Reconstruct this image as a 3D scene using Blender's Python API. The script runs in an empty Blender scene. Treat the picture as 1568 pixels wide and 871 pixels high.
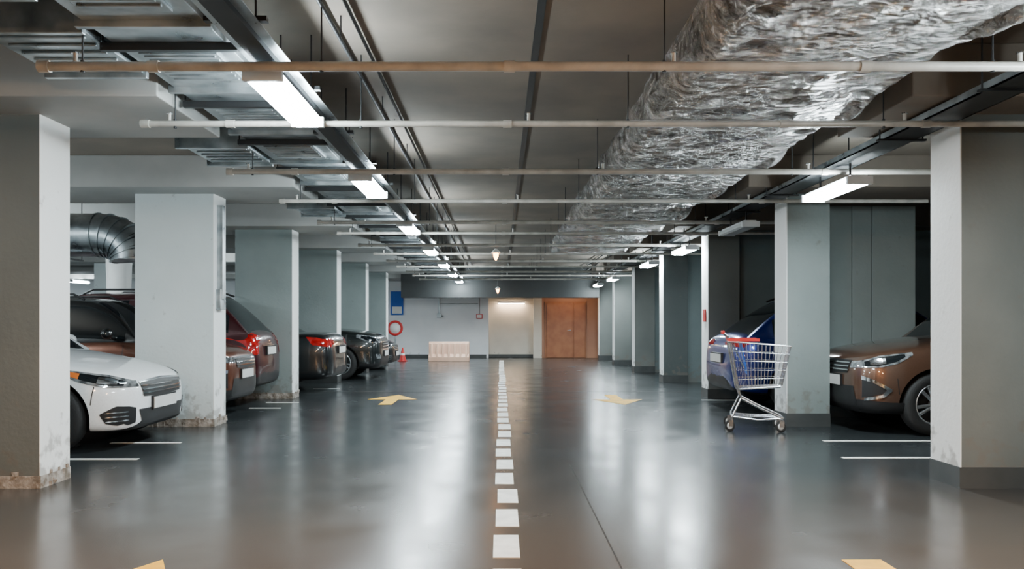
import bpy, bmesh, math, random
from mathutils import Vector, Matrix, noise
from mathutils.bvhtree import BVHTree
random.seed(4)
D=bpy.data
COL=bpy.context.scene.collection

# ---------------------------------------------------------------- materials
def mat(name,c1,c2=None,rough=.5,metal=0.,scale=3.,bump=0.,bscale=30.,coat=0.,r2=None,emit=None,es=0.,detail=6.,spec=None):
    m=D.materials.new(name); m.use_nodes=True
    nt=m.node_tree; N=nt.nodes; L=nt.links
    b=N['Principled BSDF']
    if c2 is None: c2=tuple(x*.88 for x in c1)
    tc=N.new('ShaderNodeTexCoord')
    nz=N.new('ShaderNodeTexNoise'); nz.inputs['Scale'].default_value=scale; nz.inputs['Detail'].default_value=detail
    L.new(tc.outputs['Object'],nz.inputs['Vector'])
    rp=N.new('ShaderNodeValToRGB')
    rp.color_ramp.elements[0].position=.35; rp.color_ramp.elements[1].position=.65
    rp.color_ramp.elements[0].color=(*c2,1); rp.color_ramp.elements[1].color=(*c1,1)
    L.new(nz.outputs['Fac'],rp.inputs['Fac']); L.new(rp.outputs['Color'],b.inputs['Base Color'])
    b.inputs['Roughness'].default_value=rough; b.inputs['Metallic'].default_value=metal
    if coat: b.inputs['Coat Weight'].default_value=coat; b.inputs['Coat Roughness'].default_value=.04
    if spec is not None: b.inputs['Specular IOR Level'].default_value=spec
    if r2 is not None:
        mr=N.new('ShaderNodeMapRange'); mr.inputs['From Min'].default_value=.35; mr.inputs['From Max'].default_value=.65
        mr.inputs['To Min'].default_value=rough; mr.inputs['To Max'].default_value=r2
        L.new(nz.outputs['Fac'],mr.inputs['Value']); L.new(mr.outputs['Result'],b.inputs['Roughness'])
    if bump:
        n2=N.new('ShaderNodeTexNoise'); n2.inputs['Scale'].default_value=bscale; n2.inputs['Detail'].default_value=5
        L.new(tc.outputs['Object'],n2.inputs['Vector'])
        bp=N.new('ShaderNodeBump'); bp.inputs['Strength'].default_value=bump; bp.inputs['Distance'].default_value=.02
        L.new(n2.outputs['Fac'],bp.inputs['Height']); L.new(bp.outputs['Normal'],b.inputs['Normal'])
    if emit:
        b.inputs['Emission Color'].default_value=(*emit,1); b.inputs['Emission Strength'].default_value=es
    return m

def wallmat(name,c1,c2,dirt=(.15,.13,.11),chip=.53):
    m=mat(name,c1,c2,rough=.6,scale=1.3,bump=.12,bscale=25)
    nt=m.node_tree; N=nt.nodes; L=nt.links; b=N['Principled BSDF']
    rp=[n for n in N if n.type=='VALTORGB'][0]
    g=N.new('ShaderNodeNewGeometry'); sx=N.new('ShaderNodeSeparateXYZ'); L.new(g.outputs['Position'],sx.inputs[0])
    n3=N.new('ShaderNodeTexNoise'); n3.inputs['Scale'].default_value=9; n3.inputs['Detail'].default_value=8
    L.new(g.outputs['Position'],n3.inputs['Vector'])
    mr=N.new('ShaderNodeMapRange'); mr.inputs['From Min'].default_value=0; mr.inputs['From Max'].default_value=.6
    mr.inputs['To Min'].default_value=.20; mr.inputs['To Max'].default_value=-.12
    L.new(sx.outputs['Z'],mr.inputs['Value'])
    ad=N.new('ShaderNodeMath'); ad.operation='ADD'; L.new(n3.outputs['Fac'],ad.inputs[0]); L.new(mr.outputs['Result'],ad.inputs[1])
    st=N.new('ShaderNodeMapRange'); st.inputs['From Min'].default_value=chip+.02; st.inputs['From Max'].default_value=chip+.14
    st.inputs['To Max'].default_value=.5
    L.new(ad.outputs[0],st.inputs['Value'])
    mx=N.new('ShaderNodeMix'); mx.data_type='RGBA'
    L.new(st.outputs['Result'],mx.inputs['Factor']); L.new(rp.outputs['Color'],mx.inputs['A'])
    mx.inputs['B'].default_value=(*dirt,1)
    L.new(mx.outputs['Result'],b.inputs['Base Color'])
    return m

M={}
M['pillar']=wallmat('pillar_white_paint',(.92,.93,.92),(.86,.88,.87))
M['pilF']=wallmat('pillar_shaded_grey',(.245,.29,.285),(.205,.245,.24))  # camera-facing pier sides: shade painted into the colour
M['pilW']=wallmat('pillar_lit_pale_blue',(.64,.71,.715),(.58,.65,.655))  # paler tone: stronger light on a front face put into the colour
M['pilD']=wallmat('pillar_shaded_dark',(.155,.168,.157),(.122,.135,.127))  # darker front-face shade painted into the colour
M['pilX']=wallmat('pillar_shaded_deep_grey',(.075,.09,.09),(.06,.074,.074))  # deepest front-face shade painted into the colour
M['wall']=wallmat('wall_paint',(.16,.205,.21),(.13,.17,.175))
M['farwall']=wallmat('far_wall_paint',(.84,.86,.88),(.76,.79,.82),chip=.7)
M['niche']=wallmat('niche_paint',(.66,.62,.54),(.58,.54,.47),chip=.7)
M['brownwall']=wallmat('brown_wall_paint',(.40,.20,.12),(.33,.16,.10),chip=.7)
M['ceil']=mat('ceiling_concrete',(.215,.180,.145),(.14,.12,.10),rough=.8,scale=1.1,bump=.1,bscale=14)
M['beam']=mat('beam_plaster',(.44,.445,.43),(.34,.35,.34),rough=.7,scale=1.2,bump=.08,bscale=12)
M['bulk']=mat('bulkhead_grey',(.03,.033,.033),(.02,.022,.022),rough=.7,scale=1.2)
M['band']=mat('plinth_grey',(.06,.064,.064),(.045,.05,.05),rough=.5,scale=5)
M['rubble']=mat('broken_plaster',(.42,.38,.34),(.16,.13,.10),rough=.95,scale=14,bump=.8,bscale=22)
M['galv']=mat('galvanised_steel',(.52,.57,.59),(.26,.30,.32),rough=.27,r2=.45,metal=.85,scale=5)
M['dark']=mat('dark_steel',(.035,.038,.04),(.025,.026,.028),rough=.45,metal=.5)
M['black']=mat('black_plastic',(.012,.012,.013),(.008,.008,.009),rough=.5)
M['pipe']=mat('pipe_paint',(.58,.56,.51),(.40,.385,.35),rough=.33,scale=7)
M['tubing']=mat('lamp_housing',(.75,.77,.78),(.65,.68,.7),rough=.4)
M['white_line']=mat('white_line_paint',(.90,.90,.86),(.74,.74,.70),rough=.55,scale=9)
M['yellow']=mat('yellow_line_paint',(.95,.52,.012),(.75,.40,.012),rough=.55,scale=9)
M['joint']=mat('joint_dark',(.02,.018,.016),(.03,.025,.02),rough=.8)
M['cool']=mat('lamp_diffuser_cool',(.9,.9,.9),emit=(.82,.95,1.),es=165)
M['warm']=mat('fill_diffuser_warm',(.9,.9,.9),emit=(1.,.56,.27),es=300)  # for the unseen lamps added to warm the foreground
M['warm2']=mat('lamp_diffuser_amber',(.9,.9,.9),emit=(1.,.72,.48),es=50)
M['off']=mat('lamp_diffuser_unlit',(.5,.52,.52))
M['amber']=mat('amber_bulb',(.9,.5,.2),emit=(1,.42,.12),es=30)
M['tyre']=mat('tyre_rubber',(.018,.018,.018),(.012,.012,.012),rough=.75,bump=.2,bscale=60)
M['rim']=mat('alloy_rim',(.55,.56,.58),(.48,.5,.52),rough=.28,metal=.9)
M['chrome']=mat('chrome',(.8,.82,.84),(.75,.77,.8),rough=.12,metal=1)
M['glass']=mat('car_glass',(.008,.011,.013),(.006,.008,.01),rough=.04,spec=.6)
M['lampglass']=mat('headlamp_glass',(.55,.58,.6),(.12,.13,.14),rough=.06,metal=.6,scale=16,coat=1,detail=1)
M['redlamp']=mat('tail_lamp',(.40,.008,.008),(.18,.003,.003),rough=.08,coat=1,scale=12,emit=(1,.02,.02),es=.08)
M['orange']=mat('indicator_orange',(.8,.2,.03),(.6,.12,.02),rough=.1,coat=1)
M['plate']=mat('number_plate',(.75,.75,.73),(.66,.66,.65),rough=.4)
M['red']=mat('red_plastic',(.6,.02,.02),(.45,.015,.015),rough=.4)
M['blue']=mat('blue_sign',(.01,.12,.55),(.01,.09,.45),rough=.4)
M['barrier']=mat('barrier_plastic',(.90,.58,.42),(.80,.48,.34),rough=.45)
M['door']=mat('door_wood',(.34,.135,.06),(.27,.10,.045),rough=.4,scale=4)
M['wire']=mat('cart_wire',(.62,.64,.67),(.52,.54,.57),rough=.25,metal=1)
M['white']=mat('white_plastic',(.8,.8,.78),(.72,.72,.7),rough=.4)
def paint(name,c,metal=.3,rough=.28):
    return mat(name,c,tuple(x*.93 for x in c),rough=rough,metal=metal,coat=1,scale=60)
M['p_white']=paint('paint_white',(.88,.91,.93),0)
M['p_brown']=paint('paint_copper_brown',(.15,.08,.052),.6)
M['p_brown2']=paint('paint_orange_brown',(.15,.052,.028),.5)
M['p_red']=paint('paint_dark_red',(.05,.007,.010),.4)
M['p_black']=paint('paint_black',(.006,.007,.008),.1)
M['p_dark']=paint('paint_dark_green',(.009,.013,.013),.3)
M['p_blue']=paint('paint_blue',(.010,.025,.20),.5)

def floor_mat():
    m=D.materials.new('polished_concrete_floor'); m.use_nodes=True
    nt=m.node_tree; N=nt.nodes; L=nt.links; b=N['Principled BSDF']
    tc=N.new('ShaderNodeTexCoord')
    n1=N.new('ShaderNodeTexNoise'); n1.inputs['Scale'].default_value=1.3; n1.inputs['Detail'].default_value=7; n1.inputs['Roughness'].default_value=.55
    L.new(tc.outputs['Object'],n1.inputs['Vector'])
    r=N.new('ShaderNodeValToRGB'); r.color_ramp.elements[0].position=.2; r.color_ramp.elements[1].position=.8
    r.color_ramp.elements[0].color=(.020,.024,.026,1); r.color_ramp.elements[1].color=(.038,.042,.043,1)
    L.new(n1.outputs['Fac'],r.inputs['Fac'])
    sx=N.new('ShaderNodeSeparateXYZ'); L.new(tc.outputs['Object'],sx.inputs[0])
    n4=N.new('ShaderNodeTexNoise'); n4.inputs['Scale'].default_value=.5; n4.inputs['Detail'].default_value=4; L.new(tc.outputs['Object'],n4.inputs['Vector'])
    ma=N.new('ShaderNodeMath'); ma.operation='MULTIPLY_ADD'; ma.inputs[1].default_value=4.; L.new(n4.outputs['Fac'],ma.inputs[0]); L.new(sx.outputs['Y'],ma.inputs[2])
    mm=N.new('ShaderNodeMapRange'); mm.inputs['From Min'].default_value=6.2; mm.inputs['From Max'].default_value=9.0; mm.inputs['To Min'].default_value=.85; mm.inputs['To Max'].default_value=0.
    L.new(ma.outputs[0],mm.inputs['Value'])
    mx=N.new('ShaderNodeMix'); mx.data_type='RGBA'; L.new(mm.outputs['Result'],mx.inputs['Factor']); L.new(r.outputs['Color'],mx.inputs['A']); mx.inputs['B'].default_value=(.078,.060,.046,1)  # near floor tinted brown: pool of warm light painted into the base colour
    L.new(mx.outputs['Result'],b.inputs['Base Color'])
    n2=N.new('ShaderNodeTexNoise'); n2.inputs['Scale'].default_value=1.6; n2.inputs['Detail'].default_value=4
    L.new(tc.outputs['Object'],n2.inputs['Vector'])
    mr=N.new('ShaderNodeMapRange'); mr.inputs['From Min'].default_value=.25; mr.inputs['From Max'].default_value=.75
    mr.inputs['To Min'].default_value=.19; mr.inputs['To Max'].default_value=.29
    L.new(n2.outputs['Fac'],mr.inputs['Value']); L.new(mr.outputs['Result'],b.inputs['Roughness'])
    b.inputs['Specular IOR Level'].default_value=.62
    return m
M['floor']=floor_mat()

def foil_mat():
    m=D.materials.new('aluminium_foil_wrap'); m.use_nodes=True
    nt=m.node_tree; N=nt.nodes; L=nt.links; b=N['Principled BSDF']
    b.inputs['Metallic'].default_value=1; b.inputs['Roughness'].default_value=.16
    tc=N.new('ShaderNodeTexCoord')
    mp=N.new('ShaderNodeMapping'); mp.inputs['Scale'].default_value=(1.0,1.9,1.0)
    L.new(tc.outputs['Object'],mp.inputs['Vector'])
    n1=N.new('ShaderNodeTexNoise'); n1.inputs['Scale'].default_value=4.2; n1.inputs['Detail'].default_value=9; n1.inputs['Roughness'].default_value=.6; n1.inputs['Distortion'].default_value=1.8
    L.new(mp.outputs['Vector'],n1.inputs['Vector'])
    sb=N.new('ShaderNodeMath'); sb.operation='SUBTRACT'; sb.inputs[1].default_value=.5; L.new(n1.outputs['Fac'],sb.inputs[0])
    ab=N.new('ShaderNodeMath'); ab.operation='ABSOLUTE'; L.new(sb.outputs[0],ab.inputs[0])
    v=N.new('ShaderNodeTexVoronoi'); v.inputs['Scale'].default_value=14; v.feature='F1'
    L.new(mp.outputs['Vector'],v.inputs['Vector'])
    ad=N.new('ShaderNodeMath'); ad.operation='MULTIPLY_ADD'; ad.inputs[1].default_value=.32
    L.new(v.outputs['Distance'],ad.inputs[0]); L.new(ab.outputs[0],ad.inputs[2])
    bp=N.new('ShaderNodeBump'); bp.inputs['Strength'].default_value=1.; bp.inputs['Distance'].default_value=.17
    L.new(ad.outputs[0],bp.inputs['Height']); L.new(bp.outputs['Normal'],b.inputs['Normal'])
    r=N.new('ShaderNodeValToRGB'); r.color_ramp.elements[0].position=.35; r.color_ramp.elements[1].position=.65
    r.color_ramp.elements[0].color=(.17,.16,.15,1); r.color_ramp.elements[1].color=(.66,.66,.65,1)
    L.new(n1.outputs['Fac'],r.inputs['Fac']); L.new(r.outputs['Color'],b.inputs['Base Color'])
    return m
M['foil']=foil_mat()

# ---------------------------------------------------------------- mesh builder
class MB:
    def __init__(s): s.v=[];s.f=[];s.m=[];s.mats=[];s.sm=[]
    def mi(s,k):
        if k not in s.mats: s.mats.append(k)
        return s.mats.index(k)
    def add(s,vs,fs,k,smooth=False):
        o=len(s.v); s.v+= [tuple(v) for v in vs]; i=s.mi(k)
        for f in fs: s.f.append([a+o for a in f]); s.m.append(i); s.sm.append(smooth)
        return s
    def box(s,x0,x1,y0,y1,z0,z1,k):
        vs=[(x,y,z) for x in(x0,x1) for y in(y0,y1) for z in(z0,z1)]
        return s.add(vs,[(0,1,3,2),(4,6,7,5),(0,4,5,1),(2,3,7,6),(0,2,6,4),(1,5,7,3)],k)
    def cyl(s,p,q,r,k,n=12,r2=None,caps=True):
        p=Vector(p);q=Vector(q);r2=r if r2 is None else r2
        d=(q-p).normalized(); a=Vector((0,0,1)) if abs(d.z)<.9 else Vector((1,0,0))
        u=d.cross(a).normalized(); w=d.cross(u)
        vs=[];
        for i in range(n):
            t=2*math.pi*i/n; e=u*math.cos(t)+w*math.sin(t)
            vs.append(p+e*r); vs.append(q+e*r2)
        fs=[(2*i,2*i+1,(2*i+3)%(2*n),(2*i+2)%(2*n)) for i in range(n)]
        s.add(vs,fs,k,True)
        if caps: s.add(vs,[[2*i for i in range(n)][::-1],[2*i+1 for i in range(n)]],k)
        return s
    def path(s,pts,r,k,n=8):
        for a,b in zip(pts,pts[1:]): s.cyl(a,b,r,k,n)
        return s
    def lathe(s,c,axis,prof,k,n=32):
        c=Vector(c); vs=[]
        for (o,r) in prof:
            for i in range(n):
                t=2*math.pi*i/n; a,b=r*math.cos(t),r*math.sin(t)
                vs.append(c+{'y':Vector((a,o,b)),'z':Vector((a,b,o)),'x':Vector((o,a,b))}[axis])
        fs=[]
        for j in range(len(prof)-1):
            for i in range(n):
                fs.append((j*n+i,j*n+(i+1)%n,(j+1)*n+(i+1)%n,(j+1)*n+i))
        return s.add(vs,fs,k,True)
    def build(s,name,parent=None,bevel=0,recalc=True):
        me=D.meshes.new(name); me.from_pydata(s.v,[],s.f)
        for k in s.mats: me.materials.append(M[k])
        me.polygons.foreach_set('material_index',s.m); me.polygons.foreach_set('use_smooth',s.sm)
        if recalc:
            bm=bmesh.new(); bm.from_mesh(me); bmesh.ops.recalc_face_normals(bm,faces=bm.faces); bm.to_mesh(me); bm.free()
        me.update()
        o=D.objects.new(name,me); COL.objects.link(o)
        if parent: o.parent=parent
        if bevel:
            b=o.modifiers.new('bevel','BEVEL'); b.width=bevel; b.segments=2; b.limit_method='ANGLE'
        return o

def empty(name,loc=(0,0,0),rz=0):
    e=D.objects.new(name,None); e.location=loc; e.rotation_euler=(0,0,rz); COL.objects.link(e); return e

# ---------------------------------------------------------------- room shell
CZ=3.1; BZ=2.74
XL,XR,Y0,Y1=-18.,9.,-5.,28.2
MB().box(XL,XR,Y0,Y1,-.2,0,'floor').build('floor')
MB().box(XL,XR,Y0,Y1,CZ,CZ+.2,'ceil').build('ceiling')
MB().box(XL-.2,XL,Y0,Y1,-.2,CZ+.2,'wall').build('wall_left')
MB().box(XR,XR+.2,Y0,Y1,-.2,CZ+.2,'wall').build('wall_right')
MB().box(XL,XR,Y0-.2,Y0,-.2,CZ+.2,'wall').build('wall_back')
b=MB()
b.box(XL,-.5,Y1,Y1+.2,0,CZ,'farwall'); b.box(-.5,1.45,Y1+.25,Y1+.4,0,CZ,'niche')
b.box(-.5,-.42,Y1,Y1+.25,0,CZ,'farwall'); b.box(1.2,1.5,Y1-.06,Y1+.25,0,CZ,'niche')
b.box(1.5,XR,Y1,Y1+.2,0,CZ,'brownwall')
b.build('wall_far')
MB().box(XL,-.5,Y1-.03,Y1,0,.12,'band').build('baseboard_far')
MB().box(-.42,1.2,Y1+.22,Y1+.25,0,.12,'band').build('baseboard_niche')
dr=empty('door_1',(0,Y1,0))
b=MB(); b.box(1.62,3.1,-.05,0,0,2.03,'door'); b.build('door_frame',dr)
b=MB()
b.box(1.68,2.62,-.09,-.05,.01,1.98,'door'); b.box(2.66,3.06,-.08,-.05,.01,1.98,'door')
b.cyl((2.52,-.13,1.0),(2.52,-.09,1.0),.02,'chrome'); b.box(2.41,2.53,-.14,-.12,.99,1.01,'chrome')
b.build('door_leaf',dr,bevel=.006)
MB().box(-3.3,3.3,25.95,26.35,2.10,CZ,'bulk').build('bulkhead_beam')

PY=[5.72+3.47*i for i in range(-2,7)]
def inbeam(y): return any(p-.48<y<p+.74 for p in PY)
for y in PY:
    MB().box(XL,-2.31,y-.46,y+.72,BZ,CZ,'beam').build('ceiling_beam',bevel=.01)
    MB().box(2.78,XR,y-.46,y+.72,BZ,CZ,'ceil').build('ceiling_beam',bevel=.01)
MB().box(.22,.27,Y0,25.9,CZ-.012,CZ,'dark').build('ceiling_joint_strip')

def rubble(b,x0,x1,y0,y1):
    per=[(x0,y0,x1,y0),(x1,y0,x1,y1),(x0,y0,x0,y1)]
    for (ax,ay,bx,by) in per:
        cnt=max(6,int(math.hypot(bx-ax,by-ay)*22))
        for i in range(cnt):
            t=random.random(); x=ax+(bx-ax)*t; y=ay+(by-ay)*t
            r=random.uniform(.012,.03); z=random.uniform(0,.14)**1.2
            vs=[(x+math.cos(a)*r*random.uniform(.6,1.2),y+math.sin(a)*r*.6*random.uniform(.6,1.2),z+h) for h in(0,r*random.uniform(1,2.2)) for a in(0,1.3,2.6,3.9,5.1)]
            b.add(vs,[(0,1,2,3,4),(9,8,7,6,5)]+[(j,(j+1)%5,5+(j+1)%5,5+j) for j in range(5)],'rubble')
for i,y in enumerate(PY):
    if i<8:
        b=MB(); x0,x1=-4.3,-3.37
        fk='pilD' if i==2 else ('pilW' if i==3 else 'pilF')  # front tone picked per pier, imitating how much light it gets
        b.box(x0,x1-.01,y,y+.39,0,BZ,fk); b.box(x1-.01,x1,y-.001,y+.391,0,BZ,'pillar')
        if 2<=i<5:
            b.box(x0-.004,x1+.006,y-.006,y+.396,0,.09,'rubble'); rubble(b,x0,x1,y,y+.39)
        else: b.box(x0-.006,x1+.006,y-.006,y+.396,0,.14,'band')
        b.build('concrete_pillar')
    b=MB(); x0,x1=3.37,3.88
    if i==2: x1=4.6
    b.box(x0+.01,x1,y,y+.39,0,BZ,{2:'pilD',3:'pilF'}.get(i,'pilX' if i==5 else 'pilD')); b.box(x0,x0+.01,y-.001,y+.391,0,BZ,'pillar'); b.box(x0-.006,x1+.006,y-.006,y+.396,0,.155,'band')  # front shade of each right pier is set by its colour
    if i==4: b.box(x0-.02,x0-.006,y+.1,y+.25,1.25,1.45,'red')
    b.build('concrete_pillar')
    b=MB(); b.box(-10.2,-9.6,y,y+.39,0,BZ,'pilW'); b.box(-10.206,-9.594,y-.006,y+.396,0,.14,'band'); b.build('concrete_pillar')
b=MB()
b.box(3.9,4.57,10.15,10.3,0,BZ,'pilF'); b.box(4.58,4.83,10.155,10.3,0,BZ,'pilF'); b.box(4.84,5.4,10.15,10.3,0,BZ,'pilF')
b.box(3.9,5.4,10.14,10.15,0,.15,'band')
b.build('wall_partition',bevel=.004)
for y in (12.66,16.13,19.6,23.07):
    MB().box(3.9,8.99,y+.1,y+.25,0,BZ,'wall').build('wall_partition')

# ---------------------------------------------------------------- floor markings
b=MB()
for n in range(-3,36):
    y=4.23+.618*n; j=random.uniform(-.012,.012)
    b.box(-.03+j,.11+j,y-.215,y+.215,.0005,.003,'white_line')
b.build('floor_dashed_line')
b=MB()
for x0,x1,y in((-3.95,-3.24,7.92),(-3.88,-3.23,6.96),(3.33,4.45,8.05),(3.08,4.1,7.03),(-3.6,-3.15,11.2),(-3.6,-3.1,12.0),(-3.5,-3.0,14.6),(3.2,3.9,12.4)):
    b.box(x0,x1,y-.03,y+.03,.0005,.003,'white_line')
b.build('parking_bay_lines')
def arrow(x,y,d,L=1.6):
    pts=[(-.10,0),(.10,0),(.10,.50*L),(.40,.50*L),(0,L),(-.40,.50*L),(-.10,.50*L)]
    vs=[(x+px*d,y+py*d,.003) for px,py in pts]+[(x+px*d,y+py*d,.0005) for px,py in pts]
    MB().add(vs,[tuple(range(7)),tuple(range(13,6,-1))],'yellow').build('floor_arrow_marking',recalc=False)
arrow(-1.73,11.7,1); arrow(1.87,13.3,-1); arrow(-1.72,2.38,1); arrow(1.84,3.98,-1)
b=MB(); b.box(.594,.602,Y0+1,6.7,.0003,.0015,'joint'); b.box(-3.3,3.3,13.9,13.93,.0003,.0015,'joint')
b.build('floor_expansion_joint')

# ---------------------------------------------------------------- luminaires
def lamp(x,y,z,kind='cool',L=1.0,W=.21):
    e=empty('ceiling_light_fixture',(x,y,z))
    b=MB(); b.box(-W/2+.03,W/2-.03,-L/2-.01,L/2+.01,.06,.085,'tubing')
    b.box(-W/2-.008,W/2+.008,-L/2-.035,-L/2,-.002,.07,'tubing'); b.box(-W/2-.008,W/2+.008,L/2,L/2+.035,-.002,.07,'tubing')
    b.cyl((0,-L/3,.085),(0,-L/3,.12),.012,'dark'); b.cyl((0,L/3,.085),(0,L/3,.12),.012,'dark')
    b.build('housing',e,bevel=.008)
    prof=[(-W/2+.03,.059),(-W/2,.045),(-W/2,.012),(-W/2+.03,-.004),(W/2-.03,-.004),(W/2,.012),(W/2,.045),(W/2-.03,.059)]
    n=len(prof)
    vs=[(px,yy,pz) for yy in(-L/2,L/2) for px,pz in prof]
    b=MB().add(vs,[(i,i+1,i+1+n,i+n) for i in range(n-1)],kind); b.build('diffuser',e)
    return e
ZL=2.575
for i in range(7):
    lamp(-1.34,[4.92,7.98,11.45,14.95,18.4,21.9,25.3][i],ZL)
for y in(1.3,-2.2): lamp(-1.34,y,ZL,'warm')  # out of view, added to tint near floor and ceiling warm
for y,k in((3.7,'cool'),(7.4,'cool'),(10.4,'off'),(13.4,'cool'),(16.6,'cool'),(21.9,'cool'),(25.2,'cool')):
    lamp(3.17,y,2.44,k)
lamp(3.17,.8,2.44,'warm')  # added out of view as well, for the same foreground tint
for y in(4.3,7.8,11.3,18.3,24): lamp(-7.2,y,2.62)
for y in(8,18,25.7): lamp(-13.9,y,2.58)
lamp(2.5,27.2,2.6,'warm2',L=.6)
e=empty('wall_light_fixture',(.4,Y1+.12,1.98)); b=MB(); b.box(-.5,.5,-.06,.06,0,.06,'tubing'); b.build('housing',e); b=MB(); b.box(-.48,.48,-.05,.05,-.03,0,'warm2'); b.build('diffuser',e)
b=MB(); b.box(-1.40,-1.28,Y0+1,25.8,2.70,2.73,'dark'); b.box(-1.46,-1.22,Y0+1,25.8,2.73,2.735,'galv')
y=-3
while y<25.5:
    for x in(-1.44,-1.24): b.cyl((x,y,2.73),(x,y,CZ),.006,'dark',6)
    b.box(-1.5,-1.18,y-.02,y+.02,2.735,2.76,'dark'); y+=1.16
b.build('cable_tray')
b=MB(); b.box(3.04,3.3,Y0+1,25.8,2.665,2.675,'dark'); b.box(3.04,3.05,Y0+1,25.8,2.665,2.72,'galv'); b.box(3.29,3.3,Y0+1,25.8,2.665,2.72,'galv')
for k in range(5): b.cyl((3.08+.045*k,Y0+1,2.69),(3.08+.045*k,25.8,2.69),.014,'black',6)
y=-3
while y<25.5:
    b.box(2.98,3.36,y-.02,y+.02,2.65,2.665,'dark')
    for x in(3.0,3.34): b.cyl((x,y,2.65),(x,y,BZ if inbeam(y) else CZ),.006,'dark',6)
    y+=1.31
for yy in(3.7,7.4,10.4,13.4,16.6,21.9,25.2,.8):
    for q in(-.33,.33): b.cyl((3.17,yy+q,2.56),(3.17,yy+q,2.66),.01,'dark',6)
b.build('cable_tray')
# ---------------------------------------------------------------- galvanised duct left
b=MB(); b.box(-2.2,-1.56,Y0+.5,25.5,2.8,3.06,'galv')
y=-4.
while y<25.3:
    b.box(-2.24,-1.52,y-.02,y+.02,2.765,3.085,'galv')
    b.box(-2.27,-1.49,y+.3,y+.34,2.755,2.8,'dark')
    for x in(-2.26,-1.5): b.cyl((x,y+.32,2.76),(x,y+.32,CZ),.006,'dark',6)
    b.box(-2.12,-1.66,y+.45,y+1.0,2.785,2.8,'galv')
    for k in range(7): b.box(-2.1,-1.68,y+.48+k*.07,y+.50+k*.07,2.775,2.79,'galv')
    y+=1.16
b.build('ventilation_duct',bevel=.004)
b=MB()
for k,y in enumerate([3.4,4.6,7.35,11.0]):
    b.box(-2.85,-2.27,y-.36,y+.36,2.80,3.08,'galv')
    b.box(-2.9,-2.25,y-.40,y-.36,2.77,3.09,'galv'); b.box(-2.9,-2.25,y+.36,y+.40,2.77,3.09,'galv')
    for q in range(5): b.box(-2.8,-2.3,y-.28+q*.12,y-.26+q*.12,2.785,2.80,'galv')
b.build('duct_branch_boxes',bevel=.004)

# ---------------------------------------------------------------- foil duct
def foil():
    ny=420; ys=[-1.5+i*(18.6/ny) for i in range(ny+1)]
    x0,x1,z0,z1=1.10,2.62,2.71,3.085; r=.13
    per=[]
    def arc(cx,cz,a0,a1,n):
        for i in range(n): 
            a=a0+(a1-a0)*i/(n-1); per.append((cx+r*math.cos(a),cz+r*math.sin(a),math.cos(a),math.sin(a)))
    arc(x1-r,z1-r,math.pi/2,0,6)
    for i in range(1,5): per.append((x1,z1-r-(z1-z0-2*r)*i/5,1,0))
    arc(x1-r,z0+r,0,-math.pi/2,7)
    for i in range(1,38): per.append((x1-r-(x1-x0-2*r)*i/38,z0,0,-1))
    arc(x0+r,z0+r,-math.pi/2,-math.pi,8)
    for i in range(1,7): per.append((x0,z0+r+(z1-z0-2*r)*i/7,-1,0))
    arc(x0+r,z1-r,math.pi,math.pi/2,6)
    n=len(per); vs=[]
    for y in ys:
        ph=(y-.3)/1.74*2*math.pi
        for (x,z,nx,nz) in per:
            rid=.5-abs(noise.noise(Vector((x*3.2+5,y*4.2,z*4))))
            rid2=.5-abs(noise.noise(Vector((x*7+9,y*9,z*8))))
            d=.035*noise.noise(Vector((x*1.2,y*1.3,z*2)))+.042*(rid-.35)+.021*(rid2-.35)
            if nz<-.2:  d+=-.02*(.5+.5*math.cos(ph)) 
            if nx>.2: d+=.07*math.sin(ph+1)-.02
            if nx<-.2: d+=.02*math.sin(ph*2)
            if nz>.5: d=0
            zz=min(z+nz*d,CZ-.008)
            zz=max(zz,2.655)
            vs.append((x+nx*d,y,zz))
    fs=[(j*n+i,j*n+(i+1)%n,(j+1)*n+(i+1)%n,(j+1)*n+i) for j in range(ny) for i in range(n)]
    fs.append(tuple(range(n))); fs.append(tuple(ny*n+i for i in range(n))[::-1])
    b=MB(); b.add(vs,fs,'foil',True)
    o=b.build('foil_insulated_duct')
foil()

# ---------------------------------------------------------------- sprinkler pipes
PZ=2.615
ys=[-1.2,.6,2.4,4.28,5.5,7.22,8.95,10.8,12.1,13.9,15.6,17.35,19.05,20.9,22.5,24.3]
for i,y in enumerate(ys):
    b=MB(); r=.026 if i%2 else .022
    xr=4.9 if y<9.05 else 4.6
    if abs(y-10.8)<.1: xr=3.85
    if 12<y<12.2 or y>13: xr=5.
    b.cyl((-2.51,y,PZ),(xr,y,PZ),r,'pipe',14)
    b.cyl((-2.53,y,PZ),(-2.47,y,PZ),r+.007,'pipe',14)
    for x in(-1.9,.05,2.0,3.0): b.cyl((x-.03,y,PZ),(x+.03,y,PZ),r+.006,'pipe',14)
    for x in(-2.29,-.98,.9,2.70): 
        b.cyl((x,y,PZ),(x,y,CZ),.005,'dark',6); b.cyl((x,y-.0,PZ-.032),(x,y,PZ+.032),.012,'dark',8)
    for x in(-2.33,.95 if i%2 else .2,2.85):
        b.cyl((x,y,PZ+r),(x,y,PZ+.075),.012,'pipe',8); b.cyl((x,y,PZ+.07),(x,y,PZ+.078),.022,'chrome',8)
    b.build('sprinkler_pipe')
b=MB()
for x,z in((-1.05,3.07),(-.9,3.07),(-.98,2.95)):
    b.cyl((x,Y0+1,z),(x,25.8,z),.012,'dark',8)
for x,z in((2.735,3.05),(2.735,2.92)): b.cyl((x,Y0+1,z),(x,25.8,z),.018,'dark',8)
y=-2
while y<25: b.cyl((-.98,y,2.95),(-.98,y,CZ),.005,'dark',6); y+=1.7
b.build('electrical_conduit')
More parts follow.
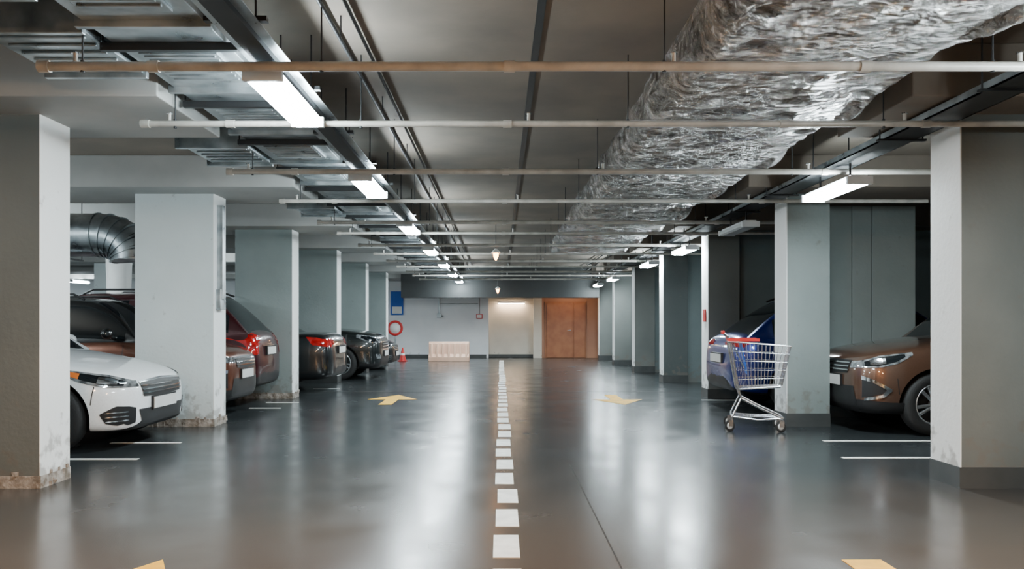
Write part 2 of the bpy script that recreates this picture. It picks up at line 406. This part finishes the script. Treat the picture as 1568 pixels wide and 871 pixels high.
for y,z in((14.4,2.50),(25,2.32)):
    e=empty('hanging_amber_lamp',(-.08,y,z))
    b=MB(); b.cyl((0,0,.08),(0,0,CZ-z),.006,'dark',6); b.lathe((0,0,0),'z',[(.1,.02),(.07,.05),(.03,.085),(.02,.08)],'white',16); b.build('shade',e)
    b=MB(); b.lathe((0,0,0),'z',[(.05,.03),(.02,.05),(-.04,.045),(-.1,.02),(-.12,.001)],'amber',12); b.build('bulb',e)

b=MB(); b.lathe((-6.35,13.0,0),'z',[(0,.001),(0,.18),(1.5,.18),(2.3,.20),(2.6,.26),(2.74,.30),(2.74,.001)],'white',28); b.build('round_column')
e=empty('round_ventilation_duct')
b=MB(); cx,cy=-5.12,10.9; R_=.30
pts=[Vector((cx,cy,2.10))]
for k in range(7):
    a=math.pi/2*k/6; pts.append(Vector((cx-.48+.48*math.cos(a),cy,2.12+.33*math.sin(a))))
pts.append(Vector((cx-4.2,cy,2.45)))
for a_,b_ in zip(pts,pts[1:]):
    b.cyl(a_,b_,R_,'galv',28)
for k in range(1,8):
    d_=(pts[k+1]-pts[k-1]).normalized()*.012; b.cyl(pts[k]-d_,pts[k]+d_,R_+.015,'galv',28)
for x in(cx-.9,cx-2.2,cx-3.5):
    for q in(-.33,.33): b.cyl((x,cy+q,2.12),(x,cy+q,CZ),.006,'dark',6)
    b.box(x-.02,x+.02,cy-.34,cy+.34,2.11,2.13,'dark')
b.build('duct_body',e)

# ---------------------------------------------------------------- cars
def lerpk(keys,s):
    if s<=keys[0][0]: return keys[0][1:]
    for a,b in zip(keys,keys[1:]):
        if s<=b[0]:
            t=(s-a[0])/(b[0]-a[0]); return tuple(x+(y-x)*t for x,y in zip(a[1:],b[1:]))
    return keys[-1][1:]

KIND={}
KIND['sedan']=dict(L=4.75,W=1.84,rw=.33,ax=(.70,3.60),
 body=[(0,.52,.24,.58),(.03,.64,.19,.65),(.09,.76,.17,.69),(.2,.875,.165,.735),(.42,.965,.17,.80),(.8,.995,.18,.875),(1.15,1,.18,.93),(1.4,1,.18,.965),(2.2,1,.18,.97),(3.2,1,.18,.99),(3.9,.99,.18,1.03),(4.3,.96,.2,1.05),(4.58,.92,.22,1.04),(4.68,.86,.25,.98),(4.73,.78,.28,.86),(4.75,.66,.34,.70)],
 green=dict(belt=.93,ws=1.2,rf=2.0,rr=3.2,rb=4.15,H=1.48,wb=.80,wt=.58))
KIND['crossover']=dict(L=4.2,W=1.76,rw=.34,ax=(.76,3.35),
 body=[(0,.58,.32,.72),(.03,.70,.25,.80),(.09,.80,.215,.86),(.2,.90,.21,.91),(.42,.97,.21,.955),(.8,1,.22,1.0),(1.1,1,.22,1.04),(1.3,1,.22,1.06),(2.2,1,.22,1.04),(3.2,1,.22,1.06),(3.8,.98,.22,1.08),(4.05,.93,.25,1.06),(4.15,.86,.28,.98),(4.19,.78,.32,.85),(4.2,.68,.38,.70)],
 green=dict(belt=1.02,ws=1.18,rf=1.85,rr=3.3,rb=4.0,H=1.57,wb=.78,wt=.60))
KIND['suv']=dict(L=4.55,W=1.82,rw=.36,ax=(.85,3.5),
 body=[(0,.66,.34,.80),(.03,.78,.27,.89),(.09,.87,.23,.95),(.2,.93,.225,1.0),(.42,.97,.22,1.04),(.8,1,.23,1.08),(1.15,1,.23,1.11),(1.35,1,.23,1.12),(2.2,1,.23,1.10),(3.3,1,.23,1.12),(4.1,.98,.24,1.14),(4.4,.94,.27,1.12),(4.5,.88,.30,1.05),(4.54,.82,.34,.92),(4.55,.74,.4,.72)],
 green=dict(belt=1.08,ws=1.15,rf=1.8,rr=3.85,rb=4.42,H=1.68,wb=.80,wt=.66))

def mesh_eval(o):
    dg=bpy.context.evaluated_depsgraph_get(); return D.meshes.new_from_object(o.evaluated_get(dg))

def car(name,kind,pk,loc,rz,tail_out=False,clad=1,roof=None):
    K=KIND[kind]; W2=K['W']/2; L=K['L']
    root=empty(name,loc,rz)
    off=L if tail_out else 0.
    body=K['body']
    ss=[k[0] for k in body]
    st=[]
    for a,c in zip(ss,ss[1:]):
        st.append(a)
        if c-a>.5: st+= [a+(c-a)/2]
    st.append(ss[-1])
    rings=[]
    for s in st:
        w,zb,zt=lerpk(body,s); w*=W2; h=zt-zb
        half=[(0,zb),(.78*w,zb),(.92*w,zb+.03),(.975*w,zb+.14*h),(1.0*w,zb+.42*h),(1.0*w,zb+.62*h),(.975*w,zb+.80*h),(.92*w,zb+.93*h),(.80*w,zt-.004),(.45*w,zt+.02),(0,zt+.03)]
        ring=half+[(-y,z) for y,z in half[-2:0:-1]]
        rings.append([(-s,y,z) for y,z in ring])
    n=len(rings[0]); vs=[v for r in rings for v in r]; fs=[];mi=[]
    for j in range(len(rings)-1):
        for i in range(n):
            fs.append((j*n+i,j*n+(i+1)%n,(j+1)*n+(i+1)%n,(j+1)*n+i))
            ii=min(i,n-1-i)
            mi.append(2 if ii<=clad else 0)
    for j,dx in((0,.012),(len(rings)-1,-.012)):
        r=rings[j]; cz=sum(v[2] for v in r)/n
        o0=len(vs); vs+=[(v[0]+dx,v[1]*.6,cz+(v[2]-cz)*.6) for v in r]
        for i in range(n):
            f=(j*n+i,j*n+(i+1)%n,o0+(i+1)%n,o0+i); fs.append(f); mi.append(2 if min(i,n-1-i)<=clad else 0)
        fs.append(tuple(o0+i for i in range(n))); mi.append(0)
    me=D.meshes.new('b'); me.from_pydata(vs,[],fs)
    mats=[M[pk],M['glass'],M['black']]
    for m in mats: me.materials.append(m)
    me.polygons.foreach_set('material_index',mi)
    bm=bmesh.new(); bm.from_mesh(me); bmesh.ops.recalc_face_normals(bm,faces=bm.faces); bm.to_mesh(me); bm.free()
    tmp=D.objects.new('tmp',me); COL.objects.link(tmp)
    sb=tmp.modifiers.new('s','SUBSURF'); sb.levels=2; sb.render_levels=2
    me2=mesh_eval(tmp); D.objects.remove(tmp)
    bm=bmesh.new(); bm.from_mesh(me2); bvh=BVHTree.FromBMesh(bm); bm.free()
    bo=D.objects.new('body',me2); COL.objects.link(bo)
    cm=MB(); rw=K['rw']; cm.mats=[pk,'glass','black']
    for s in K['ax']:
        for sg in(-1,1):
            cm.cyl((-s,sg*(W2-.24),rw),(-s,sg*(W2+.3),rw),rw+.055,'black',40)
    cut=cm.build('cut'); 
    mo=bo.modifiers.new('b','BOOLEAN'); mo.operation='DIFFERENCE'; mo.object=cut; mo.solver='EXACT'
    me3=mesh_eval(bo); D.objects.remove(bo); D.objects.remove(cut)
    for p in me3.polygons: p.use_smooth=True
    try: me3.set_sharp_from_angle(angle=math.radians(38))
    except Exception: pass
    bo=D.objects.new('body',me3); COL.objects.link(bo); bo.parent=root; bo.location=(off,0,0)
    g=K['green']; belt=g['belt']; H=g['H']
    gk=[(g['ws'],belt-.01),(g['ws']+.25*(g['rf']-g['ws']),belt+.32*(H-belt)),(g['ws']+.6*(g['rf']-g['ws']),belt+.70*(H-belt)),(g['rf'],H-.03),
        (g['rf']+.12,H-.005),((g['rf']+g['rr'])/2-.04,H+.005),((g['rf']+g['rr'])/2+.04,H+.005),(g['rr']-.1,H-.015),(g['rr'],H-.03),
        (g['rr']+.5*(g['rb']-g['rr']),belt+.55*(H-belt)),(g['rb'],belt)]
    rr=[]
    for s,zt in gk:
        wb=g['wb']*K['W']/1.84*1.06
        zt=max(zt,belt)
        f=(zt-belt)/(H-belt); wtt=wb+(g['wt']*K['W']/1.84-wb)*max(0,min(1,f))
        half=[(wb,belt-.10),(wb,belt-.0),(wb+(wtt-wb)*.5,belt+(zt-belt)*.5),(wb+(wtt-wb)*.9,belt+(zt-belt)*.86),(wtt*.93,zt-.012),(wtt*.55,zt+.012),(0,zt+.02)]
        rr.append([(-s,y,z) for y,z in half]+[(-s,-y,z) for y,z in half[-2::-1]])
    n=len(rr[0]); vs=[v for r in rr for v in r]; fs=[];mi=[]
    for j in range(len(rr)-1):
        for i in range(n-1):
            fs.append((j*n+i,(j+1)*n+i,(j+1)*n+i+1,j*n+i+1))
            ii=min(i,n-2-i); z='ws' if j<3 else ('rf' if j<8 else 'rb')
            if z=='ws': m_=1 if (ii>=4 or (ii in(1,2) and j>=1)) else 0
            elif z=='rb': m_=1 if ii>=4 else 0
            else: m_=0 if ii>=3 or ii==0 or j in(5,) else 1
            if kind!='sedan' and z=='rb' and ii in(1,2) and j==8: m_=1
            mi.append(m_)
    me=D.meshes.new('gh'); me.from_pydata(vs,[],fs)
    for m in [M[roof or pk]]+mats[1:]: me.materials.append(m)
    me.polygons.foreach_set('material_index',mi); me.polygons.foreach_set('use_smooth',[True]*len(fs))
    bm=bmesh.new(); bm.from_mesh(me); bmesh.ops.recalc_face_normals(bm,faces=bm.faces); bm.to_mesh(me); bm.free()
    go=D.objects.new('greenhouse',me); COL.objects.link(go); go.parent=root; go.location=(off,0,0)
    sb=go.modifiers.new('s','SUBSURF'); sb.levels=2; sb.render_levels=2
    b=MB()
    for s in K['ax']:
        for sg in(-1,1):
            c=(-s,sg*(W2-.13),rw); o=sg
            b.lathe(c,'y',[(-.09*o,rw*.66),(-.10*o,rw*.80),(-.095*o,rw*.95),(-.07*o,rw),(.07*o,rw),(.095*o,rw*.95),(.105*o,rw*.80),(.09*o,rw*.67)],'tyre',40)
            b.lathe(c,'y',[(.09*o,rw*.67),(.098*o,rw*.655),(.085*o,rw*.62),(.02*o,rw*.58),(-.08*o,rw*.6)],'rim',40)
            b.lathe(c,'y',[(.0,rw*.6),(.0,.001)],'black',30)
            b.lathe(c,'y',[(.09*o,.001),(.09*o,rw*.10),(.075*o,rw*.17),(.02*o,rw*.18)],'rim',20)
            for k in range(10):
                a=2*math.pi*k/10+ (.12 if k%2 else -.12)
                p=Vector(c)+Vector((math.cos(a)*rw*.12,.065*o,math.sin(a)*rw*.12)); q=Vector(c)+Vector((math.cos(a)*rw*.63,.078*o,math.sin(a)*rw*.63))
                b.cyl(p,q,.017,'rim',6,r2=.020)
    w=b.build('wheels',root); w.location=(off,0,0)
    t=MB()
    def rs(pl,n):
        d=[0]
        for a,c in zip(pl,pl[1:]): d.append(d[-1]+math.hypot(c[0]-a[0],c[1]-a[1]))
        out=[]
        for i in range(n+1):
            x=d[-1]*i/n; j=0
            while j<len(pl)-2 and d[j+1]<x: j+=1
            u=(x-d[j])/max(1e-9,d[j+1]-d[j]); u=min(1,u); out.append((pl[j][0]+(pl[j+1][0]-pl[j][0])*u,pl[j][1]+(pl[j+1][1]-pl[j][1])*u))
        return out
    def dec(mode,top,bot,k,n=16,m=6,o=.006):
        T=rs(top,n);B=rs(bot,n); idx={}; vv=[];ff=[]
        for i in range(n+1):
            for j in range(m+1):
                u=j/m; a=T[i][0]*(1-u)+B[i][0]*u; c=T[i][1]*(1-u)+B[i][1]*u
                if mode[0]=='s': sg=1 if mode[1]=='+' else -1; O=Vector((-a,3*sg,c)); Dv=Vector((0,-sg,0))
                elif mode=='f': O=Vector((2,a,c)); Dv=Vector((-1,0,0))
                elif mode=='r': O=Vector((-L-2,a,c)); Dv=Vector((1,0,0))
                h=bvh.ray_cast(O,Dv)
                if h[0] is not None:
                    nn=h[1]; 
                    if nn.dot(Dv)>0: nn=-nn
                    idx[(i,j)]=len(vv); vv.append(h[0]+nn*o)
        for i in range(n):
            for j in range(m):
                q=[(i,j),(i+1,j),(i+1,j+1),(i,j+1)]
                if all(x in idx for x in q): ff.append([idx[x] for x in q])
        if ff: t.add(vv,ff,k,True)
    def both(top,bot,k,**kw):
        dec('s+',top,bot,k,**kw); dec('s-',top,bot,k,**kw)
    def mir(top,bot,k,mode='f',**kw):
        dec(mode,top,bot,k,**kw); dec(mode,[(-a,c) for a,c in top],[(-a,c) for a,c in bot],k,**kw)
    if kind=='sedan':
        both([(.07,.665),(.2,.715),(.42,.755),(.66,.79)],[(.07,.60),(.2,.605),(.42,.665),(.66,.775)],'lampglass')
        both([(.09,.655),(.2,.70),(.40,.738),(.55,.76)],[(.09,.615),(.2,.625),(.40,.685),(.55,.74)],'glass',o=.008)
        both([(.13,.668),(.2,.69),(.27,.702)],[(.13,.63),(.2,.635),(.27,.645)],'chrome',o=.014)
        both([(.42,.736),(.5,.752),(.60,.772)],[(.42,.69),(.5,.716),(.60,.76)],'orange',o=.012)
        mir([(.48,.655),(.60,.665),(.68,.67)],[(.48,.60),(.60,.60),(.68,.60)],'lampglass')
        dec('f',[(-.46,.63),(0,.65),(.46,.63)],[(-.42,.50),(0,.48),(.42,.50)],'black')
        for z in(.53,.565,.60): dec('f',[(-.44,z+.006),(.44,z+.006)],[(-.44,z-.006),(.44,z-.006)],'chrome',m=1,o=.014)
        dec('f',[(-.46,.645),(0,.665),(.46,.645)],[(-.46,.63),(0,.65),(.46,.63)],'chrome',o=.014,m=2)
        dec('f',[(-.50,.38),(.50,.38)],[(-.44,.23),(.44,.23)],'black')
        mir([(.54,.40),(.62,.42),(.70,.40)],[(.54,.26),(.62,.24),(.68,.27)],'black')
        both([(.05,.42),(.12,.43),(.24,.36)],[(.05,.27),(.12,.245),(.20,.27)],'black')
        for z in(.29,.33,.37): both([(.055,z+.006),(.20,z+.002)],[(.055,z-.006),(.20,z-.006)],'chrome',m=1,o=.012)
        tl=[(4.3,.98),(4.5,.965),(4.72,.90)],[(4.42,.84),(4.55,.82),(4.72,.80)]
        trear=[(.46,.95),(.6,.95),(.8,.94)],[(.46,.85),(.6,.84),(.8,.82)]
    elif kind=='crossover':
        both([(.06,.80),(.2,.855),(.36,.88),(.52,.90)],[(.06,.73),(.2,.735),(.36,.78),(.52,.87)],'lampglass')
        both([(.08,.79),(.2,.84),(.34,.862),(.44,.878)],[(.08,.745),(.2,.755),(.34,.795),(.44,.85)],'glass',o=.008)
        both([(.12,.80),(.18,.822),(.25,.835)],[(.12,.757),(.18,.762),(.25,.775)],'chrome',o=.014)
        mir([(.44,.79),(.6,.80),(.70,.81)],[(.44,.72),(.6,.725),(.70,.73)],'lampglass')
        dec('f',[(-.44,.80),(0,.81),(.44,.80)],[(-.40,.66),(0,.64),(.40,.66)],'black')
        for z in(.69,.73,.77): dec('f',[(-.42,z+.008),(.42,z+.008)],[(-.42,z-.006),(.42,z-.006)],'chrome',m=1,o=.014)
        dec('f',[(-.52,.52),(.52,.52)],[(-.58,.30),(.58,.30)],'black')
        both([(.05,.64),(.14,.60),(.30,.50)],[(.05,.60),(.14,.565),(.25,.49)],'chrome',o=.012)
        both([(.25,.50),(.2,.44),(.07,.40)],[(.30,.49),(.22,.41),(.07,.37)],'chrome',o=.012)
        both([(.05,.60),(.14,.565),(.24,.50)],[(.05,.40),(.12,.42),(.22,.46)],'black')
        both([(.0,.38),(.3,.36),(.42,.36)],[(.0,.24),(.3,.23),(.42,.23)],'black')
        tl=[(3.9,1.01),(4.05,1.0),(4.18,.97)],[(3.98,.93),(4.08,.91),(4.18,.89)]
        trear=[(.30,.98),(.5,.98),(.78,.97)],[(.30,.91),(.5,.90),(.78,.89)]
    else:
        both([(.06,.90),(.2,.955),(.5,.98)],[(.06,.80),(.2,.80),(.5,.92)],'lampglass')
        both([(.1,.89),(.2,.93),(.4,.955)],[(.1,.83),(.2,.83),(.4,.91)],'glass',o=.009)
        mir([(.48,.89),(.62,.90),(.76,.90)],[(.48,.79),(.62,.79),(.76,.80)],'lampglass')
        dec('f',[(-.46,.88),(0,.90),(.46,.88)],[(-.42,.68),(0,.66),(.42,.68)],'black')
        for z in(.72,.77,.82): dec('f',[(-.44,z+.010),(.44,z+.010)],[(-.44,z-.008),(.44,z-.008)],'chrome',m=1,o=.014)
        dec('f',[(-.60,.50),(.60,.50)],[(-.6,.34),(.6,.34)],'black')
        mir([(.6,.56),(.78,.56)],[(.6,.46),(.76,.46)],'lampglass',o=.012)
        tl=[(4.34,1.09),(4.44,1.08),(4.53,1.02)],[(4.42,.80),(4.48,.78),(4.53,.76)]
        trear=[(.64,1.05),(.74,1.05),(.84,1.02)],[(.68,.78),(.76,.77),(.82,.78)]
    both(tl[0],tl[1],'redlamp')
    mir(trear[0],trear[1],'redlamp',mode='r')
    dec('r',[(-.5,.42),(.5,.42)],[(-.5,.34),(.5,.34)],'black')
    dec('r',[(-.42,.90),(.42,.90)],[(-.42,.885),(.42,.885)],'chrome',m=1,o=.012)
    g0=g['rf']-.5; g1=(g['rf']+g['rr'])/2; g2=g['rr']+.05
    for s in(g0,g1,g2): both([(s,belt-.02),(s+.008,belt-.02)],[(s+.02,.32),(s+.028,.32)],'black',n=1,m=14,o=.002)
    both([(g0,.31),(g2,.31)],[(g0,.302),(g2,.302)],'black',n=20,m=1,o=.002)
    for s in(g1-.2,g2-.2): both([(s,belt-.10),(s+.15,belt-.10)],[(s,belt-.125),(s+.15,belt-.125)],'chrome',n=3,m=1,o=.02)
    both([(K['ax'][0]-.42,.62),(K['ax'][0]-.412,.62)],[(K['ax'][0]-.40,.45),(K['ax'][0]-.392,.45)],'black',n=1,m=6,o=.002)
    zf={'sedan':.42,'crossover':.57,'suv':.56}[kind]
    t.box(-.01,.04,-.26,.26,zf-.056,zf+.056,'plate'); t.box(-.02,.032,-.275,.275,zf-.068,zf+.068,'black')
    zr={'sedan':.74,'crossover':.72,'suv':.82}[kind]
    t.box(-L-.04,-L+.06,-.26,.26,zr-.056,zr+.056,'plate'); t.box(-L-.03,-L+.08,-.28,.28,zr-.07,zr+.075,'black')
    if kind!='sedan':
        for sg in(-1,1):
            yy=sg*(g['wt']*K['W']/1.84-.03)
            t.path([(-g['rf']-.15,yy,H-.02),(-g['rf']-.3,yy,H+.05),(-g['rr']+.2,yy,H+.05),(-g['rr'],yy,H-.02)],.015,'black',8)
    for sg in(-1,1):
        y0=sg*(W2-.06); sx=-g['ws']-.32
        t.cyl((sx,y0-.02*sg,belt+.02),(sx,y0+.10*sg,belt+.06),.018,'black',8)
        vs=[];cx,cy_,cz=sx,y0+.16*sg,belt+.09
        nn=10
        for a in range(nn+1):
            th=math.pi*a/nn
            for c in range(16):
                ph=2*math.pi*c/16
                vs.append((cx+.065*math.cos(ph)*math.sin(th),cy_+.105*math.cos(th),cz+.07*math.sin(ph)*math.sin(th)))
        t.add(vs,[(a*16+c,a*16+(c+1)%16,(a+1)*16+(c+1)%16,(a+1)*16+c) for a in range(nn) for c in range(16)],roof or pk,True)
    to=t.build('trim',root,recalc=False); to.location=(off,0,0)
    return root

P=math.pi
car('sedan_car','sedan','p_white',(-3.50,8.08,0),0)
c=car('crossover_car','crossover','p_brown2',(-3.40,10.42,0),0,clad=2,roof='p_black'); c.scale=(.95,.86,.98)
c=car('suv_car','suv','p_red',(-3.52,11.92,0),P,tail_out=True,clad=2); c.scale=(1,.76,.99)
car('sedan_car','sedan','p_black',(-2.98,14.58,0),P,tail_out=True)
car('suv_car','suv','p_dark',(-2.62,17.75,0),0,clad=2)
car('sedan_car','sedan','p_black',(-2.85,21.4,0),0)
car('crossover_car','crossover','p_brown',(3.92,9.2,0),P,clad=2)
car('hatchback_car','crossover','p_blue',(3.18,11.42,0),0,tail_out=True,clad=1)

# ---------------------------------------------------------------- shopping cart
def cart(loc,rz):
    e=empty('shopping_cart',loc,rz)
    def P3(u,v,w):
        xb=-.26+(.56)*u; xt=-.36+.76*u
        x=xb+(xt-xb)*w
        hw=(.21-.03*u)+(.07-.02*u)*w
        zb=.46+.04*u; zt=.98-.05*u
        return (x,v*hw,zb+(zt-zb)*w)
    b=MB(); r=.0030
    n=15
    for v in(-1,1):
        for i in range(n+1): b.cyl(P3(i/n,v,0),P3(i/n,v,1),r,'wire',5)
        for w in(0,.2,.4,.6,.8): b.cyl(P3(0,v,w),P3(1,v,w),r*1.2,'wire',5)
        b.cyl(P3(0,v,1),P3(1,v,1),.007,'wire',8)
    for u in(0,1):
        for i in range(9): vv=-1+2*i/8; b.cyl(P3(u,vv,0),P3(u,vv,1),r,'wire',5)
        for w in(0,.28,.56,.85): b.cyl(P3(u,-1,w),P3(u,1,w),r*1.2,'wire',5)
        b.cyl(P3(u,-1,1),P3(u,1,1),.007,'wire',8)
    for i in range(9): vv=-1+2*i/8; b.cyl(P3(0,vv,0),P3(1,vv,0),r,'wire',5)
    for i in range(8): b.cyl(P3(i/7,-1,0),P3(i/7,1,0),r*1.2,'wire',5)
    for i in range(7):
        vv=-.8+1.6*i/6; b.cyl(P3(.08,vv,.95),P3(.22,vv,.45),r,'wire',5)
    b.cyl(P3(.22,-.9,.45),P3(.22,.9,.45),.005,'wire',6)
    b.build('basket',e)
    b=MB()
    q=[P3(.26,-.85,.30),P3(.26,.85,.30),P3(.20,.85,.98),P3(.20,-.85,.98)]
    q2=[(x+.012,y,z) for x,y,z in q]
    b.add(q+q2,[(0,1,2,3),(7,6,5,4),(0,4,5,1),(1,5,6,2),(2,6,7,3),(3,7,4,0)],'blue'); b.build('child_seat_panel',e)
    b=MB(); R=.013
    for v in(-1,1):
        b.path([(-.42,v*.27,1.08),(-.37,v*.27,1.04),(-.32,v*.255,.92),(-.24,v*.225,.48),(-.20,v*.22,.36),(-.31,v*.24,.16)],R,'wire',8)
        b.path([(-.20,v*.22,.36),(.05,v*.215,.25),(.31,v*.20,.15)],R,'wire',8)
        b.path([(-.31,v*.24,.16),(.0,v*.22,.13),(.31,v*.20,.15)],R*.8,'wire',8)
        b.path([(-.24,v*.215,.46),(.28,v*.18,.49)],R*.9,'wire',8)
    b.cyl((-.31,-.24,.16),(-.31,.24,.16),R,'wire',8); b.cyl((.31,-.20,.15),(.31,.20,.15),R,'wire',8)
    for i in range(5): y=-.16+.08*i; b.cyl((-.29,y,.16),(.29,y,.15),.004,'wire',5)
    b.build('frame',e)
    b=MB(); b.cyl((-.42,-.29,1.08),(-.42,.29,1.08),.017,'red',12); b.box(-.44,-.40,-.08,.08,1.062,1.10,'red')
    b.box(-.37,-.355,-.26,.26,.985,1.03,'red')
    for v in(-1,1): b.box(-.37,.02,v*.278-.006,v*.278+.006,.985,1.015,'red')
    b.build('handle',e)
    b=MB()
    for (x,y) in((-.31,.24),(-.31,-.24),(.31,.20),(.31,-.20)):
        b.cyl((x,y,.16),(x,y,.125),.012,'wire',8)
        b.box(x-.045,x+.01,y-.02,y-.015,.055,.13,'wire'); b.box(x-.045,x+.01,y+.015,y+.02,.055,.13,'wire'); b.box(x-.045,x+.01,y-.02,y+.02,.122,.13,'wire')
        b.lathe((x-.03,y,.062),'y',[(-.013,.001),(-.013,.045),(-.013,.062),(.013,.062),(.013,.045),(.013,.001)],'tyre',20)
        b.lathe((x-.03,y,.062),'y',[(-.0145,.001),(-.0145,.036),(.0145,.036),(.0145,.001)],'white',16)
    b.build('casters',e)
    return e
c=cart((2.93,8.93,0),math.radians(-14)); c.scale=(.88,.92,1.03)

# ---------------------------------------------------------------- far end objects
e=empty('plastic_road_barrier',(-1.68,25.7,0))
b=MB()
prof=[(-.24,0),(-.24,.14),(-.17,.24),(-.12,.58),(-.09,.64),(.09,.64),(.12,.58),(.17,.24),(.24,.14),(.24,0)]
vs=[(x,py,pz) for x in(-.66,.66) for py,pz in prof]; n=len(prof)
b.add(vs,[(i,(i+1)%n,n+(i+1)%n,n+i) for i in range(n)]+[tuple(range(n)),tuple(range(2*n-1,n-1,-1))],'barrier')
for k in range(7):
    x=-.57+.19*k; b.add([(x-.035,-.235,.15),(x+.035,-.235,.15),(x+.035,-.15,.58),(x-.035,-.15,.58),(x-.035,-.12,.15),(x+.035,-.12,.15),(x+.035,-.08,.58),(x-.035,-.08,.58)],[(0,1,2,3),(4,7,6,5),(0,4,5,1),(3,2,6,7),(0,3,7,4),(1,5,6,2)],'barrier')
b.build('barrier_shell',e,bevel=.01)
b=MB(); b.box(-3.95,-3.5,28.14,28.195,1.55,2.4,'blue'); b.box(-3.9,-3.55,28.13,28.14,1.6,1.85,'white'); b.build('blue_wall_sign')
b=MB()
b.lathe((-3.66,27.2,1.08),'y',[(-.02,.19),(-.03,.22),(-.02,.27),(.02,.27),(.03,.22),(.02,.19),(-.02,.19)],'red',28)
b.lathe((-3.66,27.2,1.08),'y',[(-.01,.001),(-.012,.2),(.012,.2),(.01,.001)],'white',28)
b.cyl((-3.66,27.24,0),(-3.66,27.24,1.3),.025,'galv',10); b.cyl((-3.66,27.24,0),(-3.66,27.24,.03),.15,'dark',16)
b.build('round_red_road_sign')
b=MB(); b.lathe((-3.2,25.6,0),'z',[(.02,.12),(.2,.075),(.42,.03),(.45,.02),(.45,.001)],'red',20); b.lathe((-3.2,25.6,0),'z',[(.2,.078),(.28,.058)],'white',20); b.box(-3.35,-3.05,25.45,25.75,0,.025,'red'); b.build('traffic_cone')
b=MB(); b.box(-.86,-.64,Y1-.09,Y1,1.42,1.58,'red'); b.box(-.83,-.67,Y1-.1,Y1-.09,1.44,1.56,'white'); b.cyl((-.75,Y1-.03,1.58),(-.75,Y1-.03,2.3),.012,'dark'); b.build('fire_alarm_box',bevel=.005)
b=MB()
b.cyl((-2.2,Y1-.05,1.5),(-2.2,Y1-.05,2.6),.03,'galv'); b.cyl((-2.2,Y1-.05,1.5),(-2.05,Y1-.05,1.5),.03,'galv'); b.cyl((-2.2,Y1-.05,1.95),(-.8,Y1-.05,1.95),.015,'galv')
b.box(-2.28,-2.12,Y1-.1,Y1,1.45,1.6,'galv'); b.build('wall_pipes')
b=MB(); b.box(-3.37,-3.30,9.28,9.36,1.5,2.62,'galv'); b.box(-3.37,-3.31,9.24,9.42,1.38,1.62,'galv'); b.build('pillar_cable_conduit',bevel=.004)

# ---------------------------------------------------------------- world + camera
w=D.worlds.new('world'); bpy.context.scene.world=w; w.use_nodes=True
w.node_tree.nodes['Background'].inputs[0].default_value=(.02,.025,.03,1); w.node_tree.nodes['Background'].inputs[1].default_value=.2
cam=D.cameras.new('camera'); co=D.objects.new('camera',cam); COL.objects.link(co)
co.location=(0,0,1.2); co.rotation_euler=(math.pi/2,0,0)
cam.sensor_width=36; cam.lens=27.44; cam.shift_x=.0115; cam.shift_y=.0392
cam.clip_start=.05; cam.clip_end=100
bpy.context.scene.camera=co
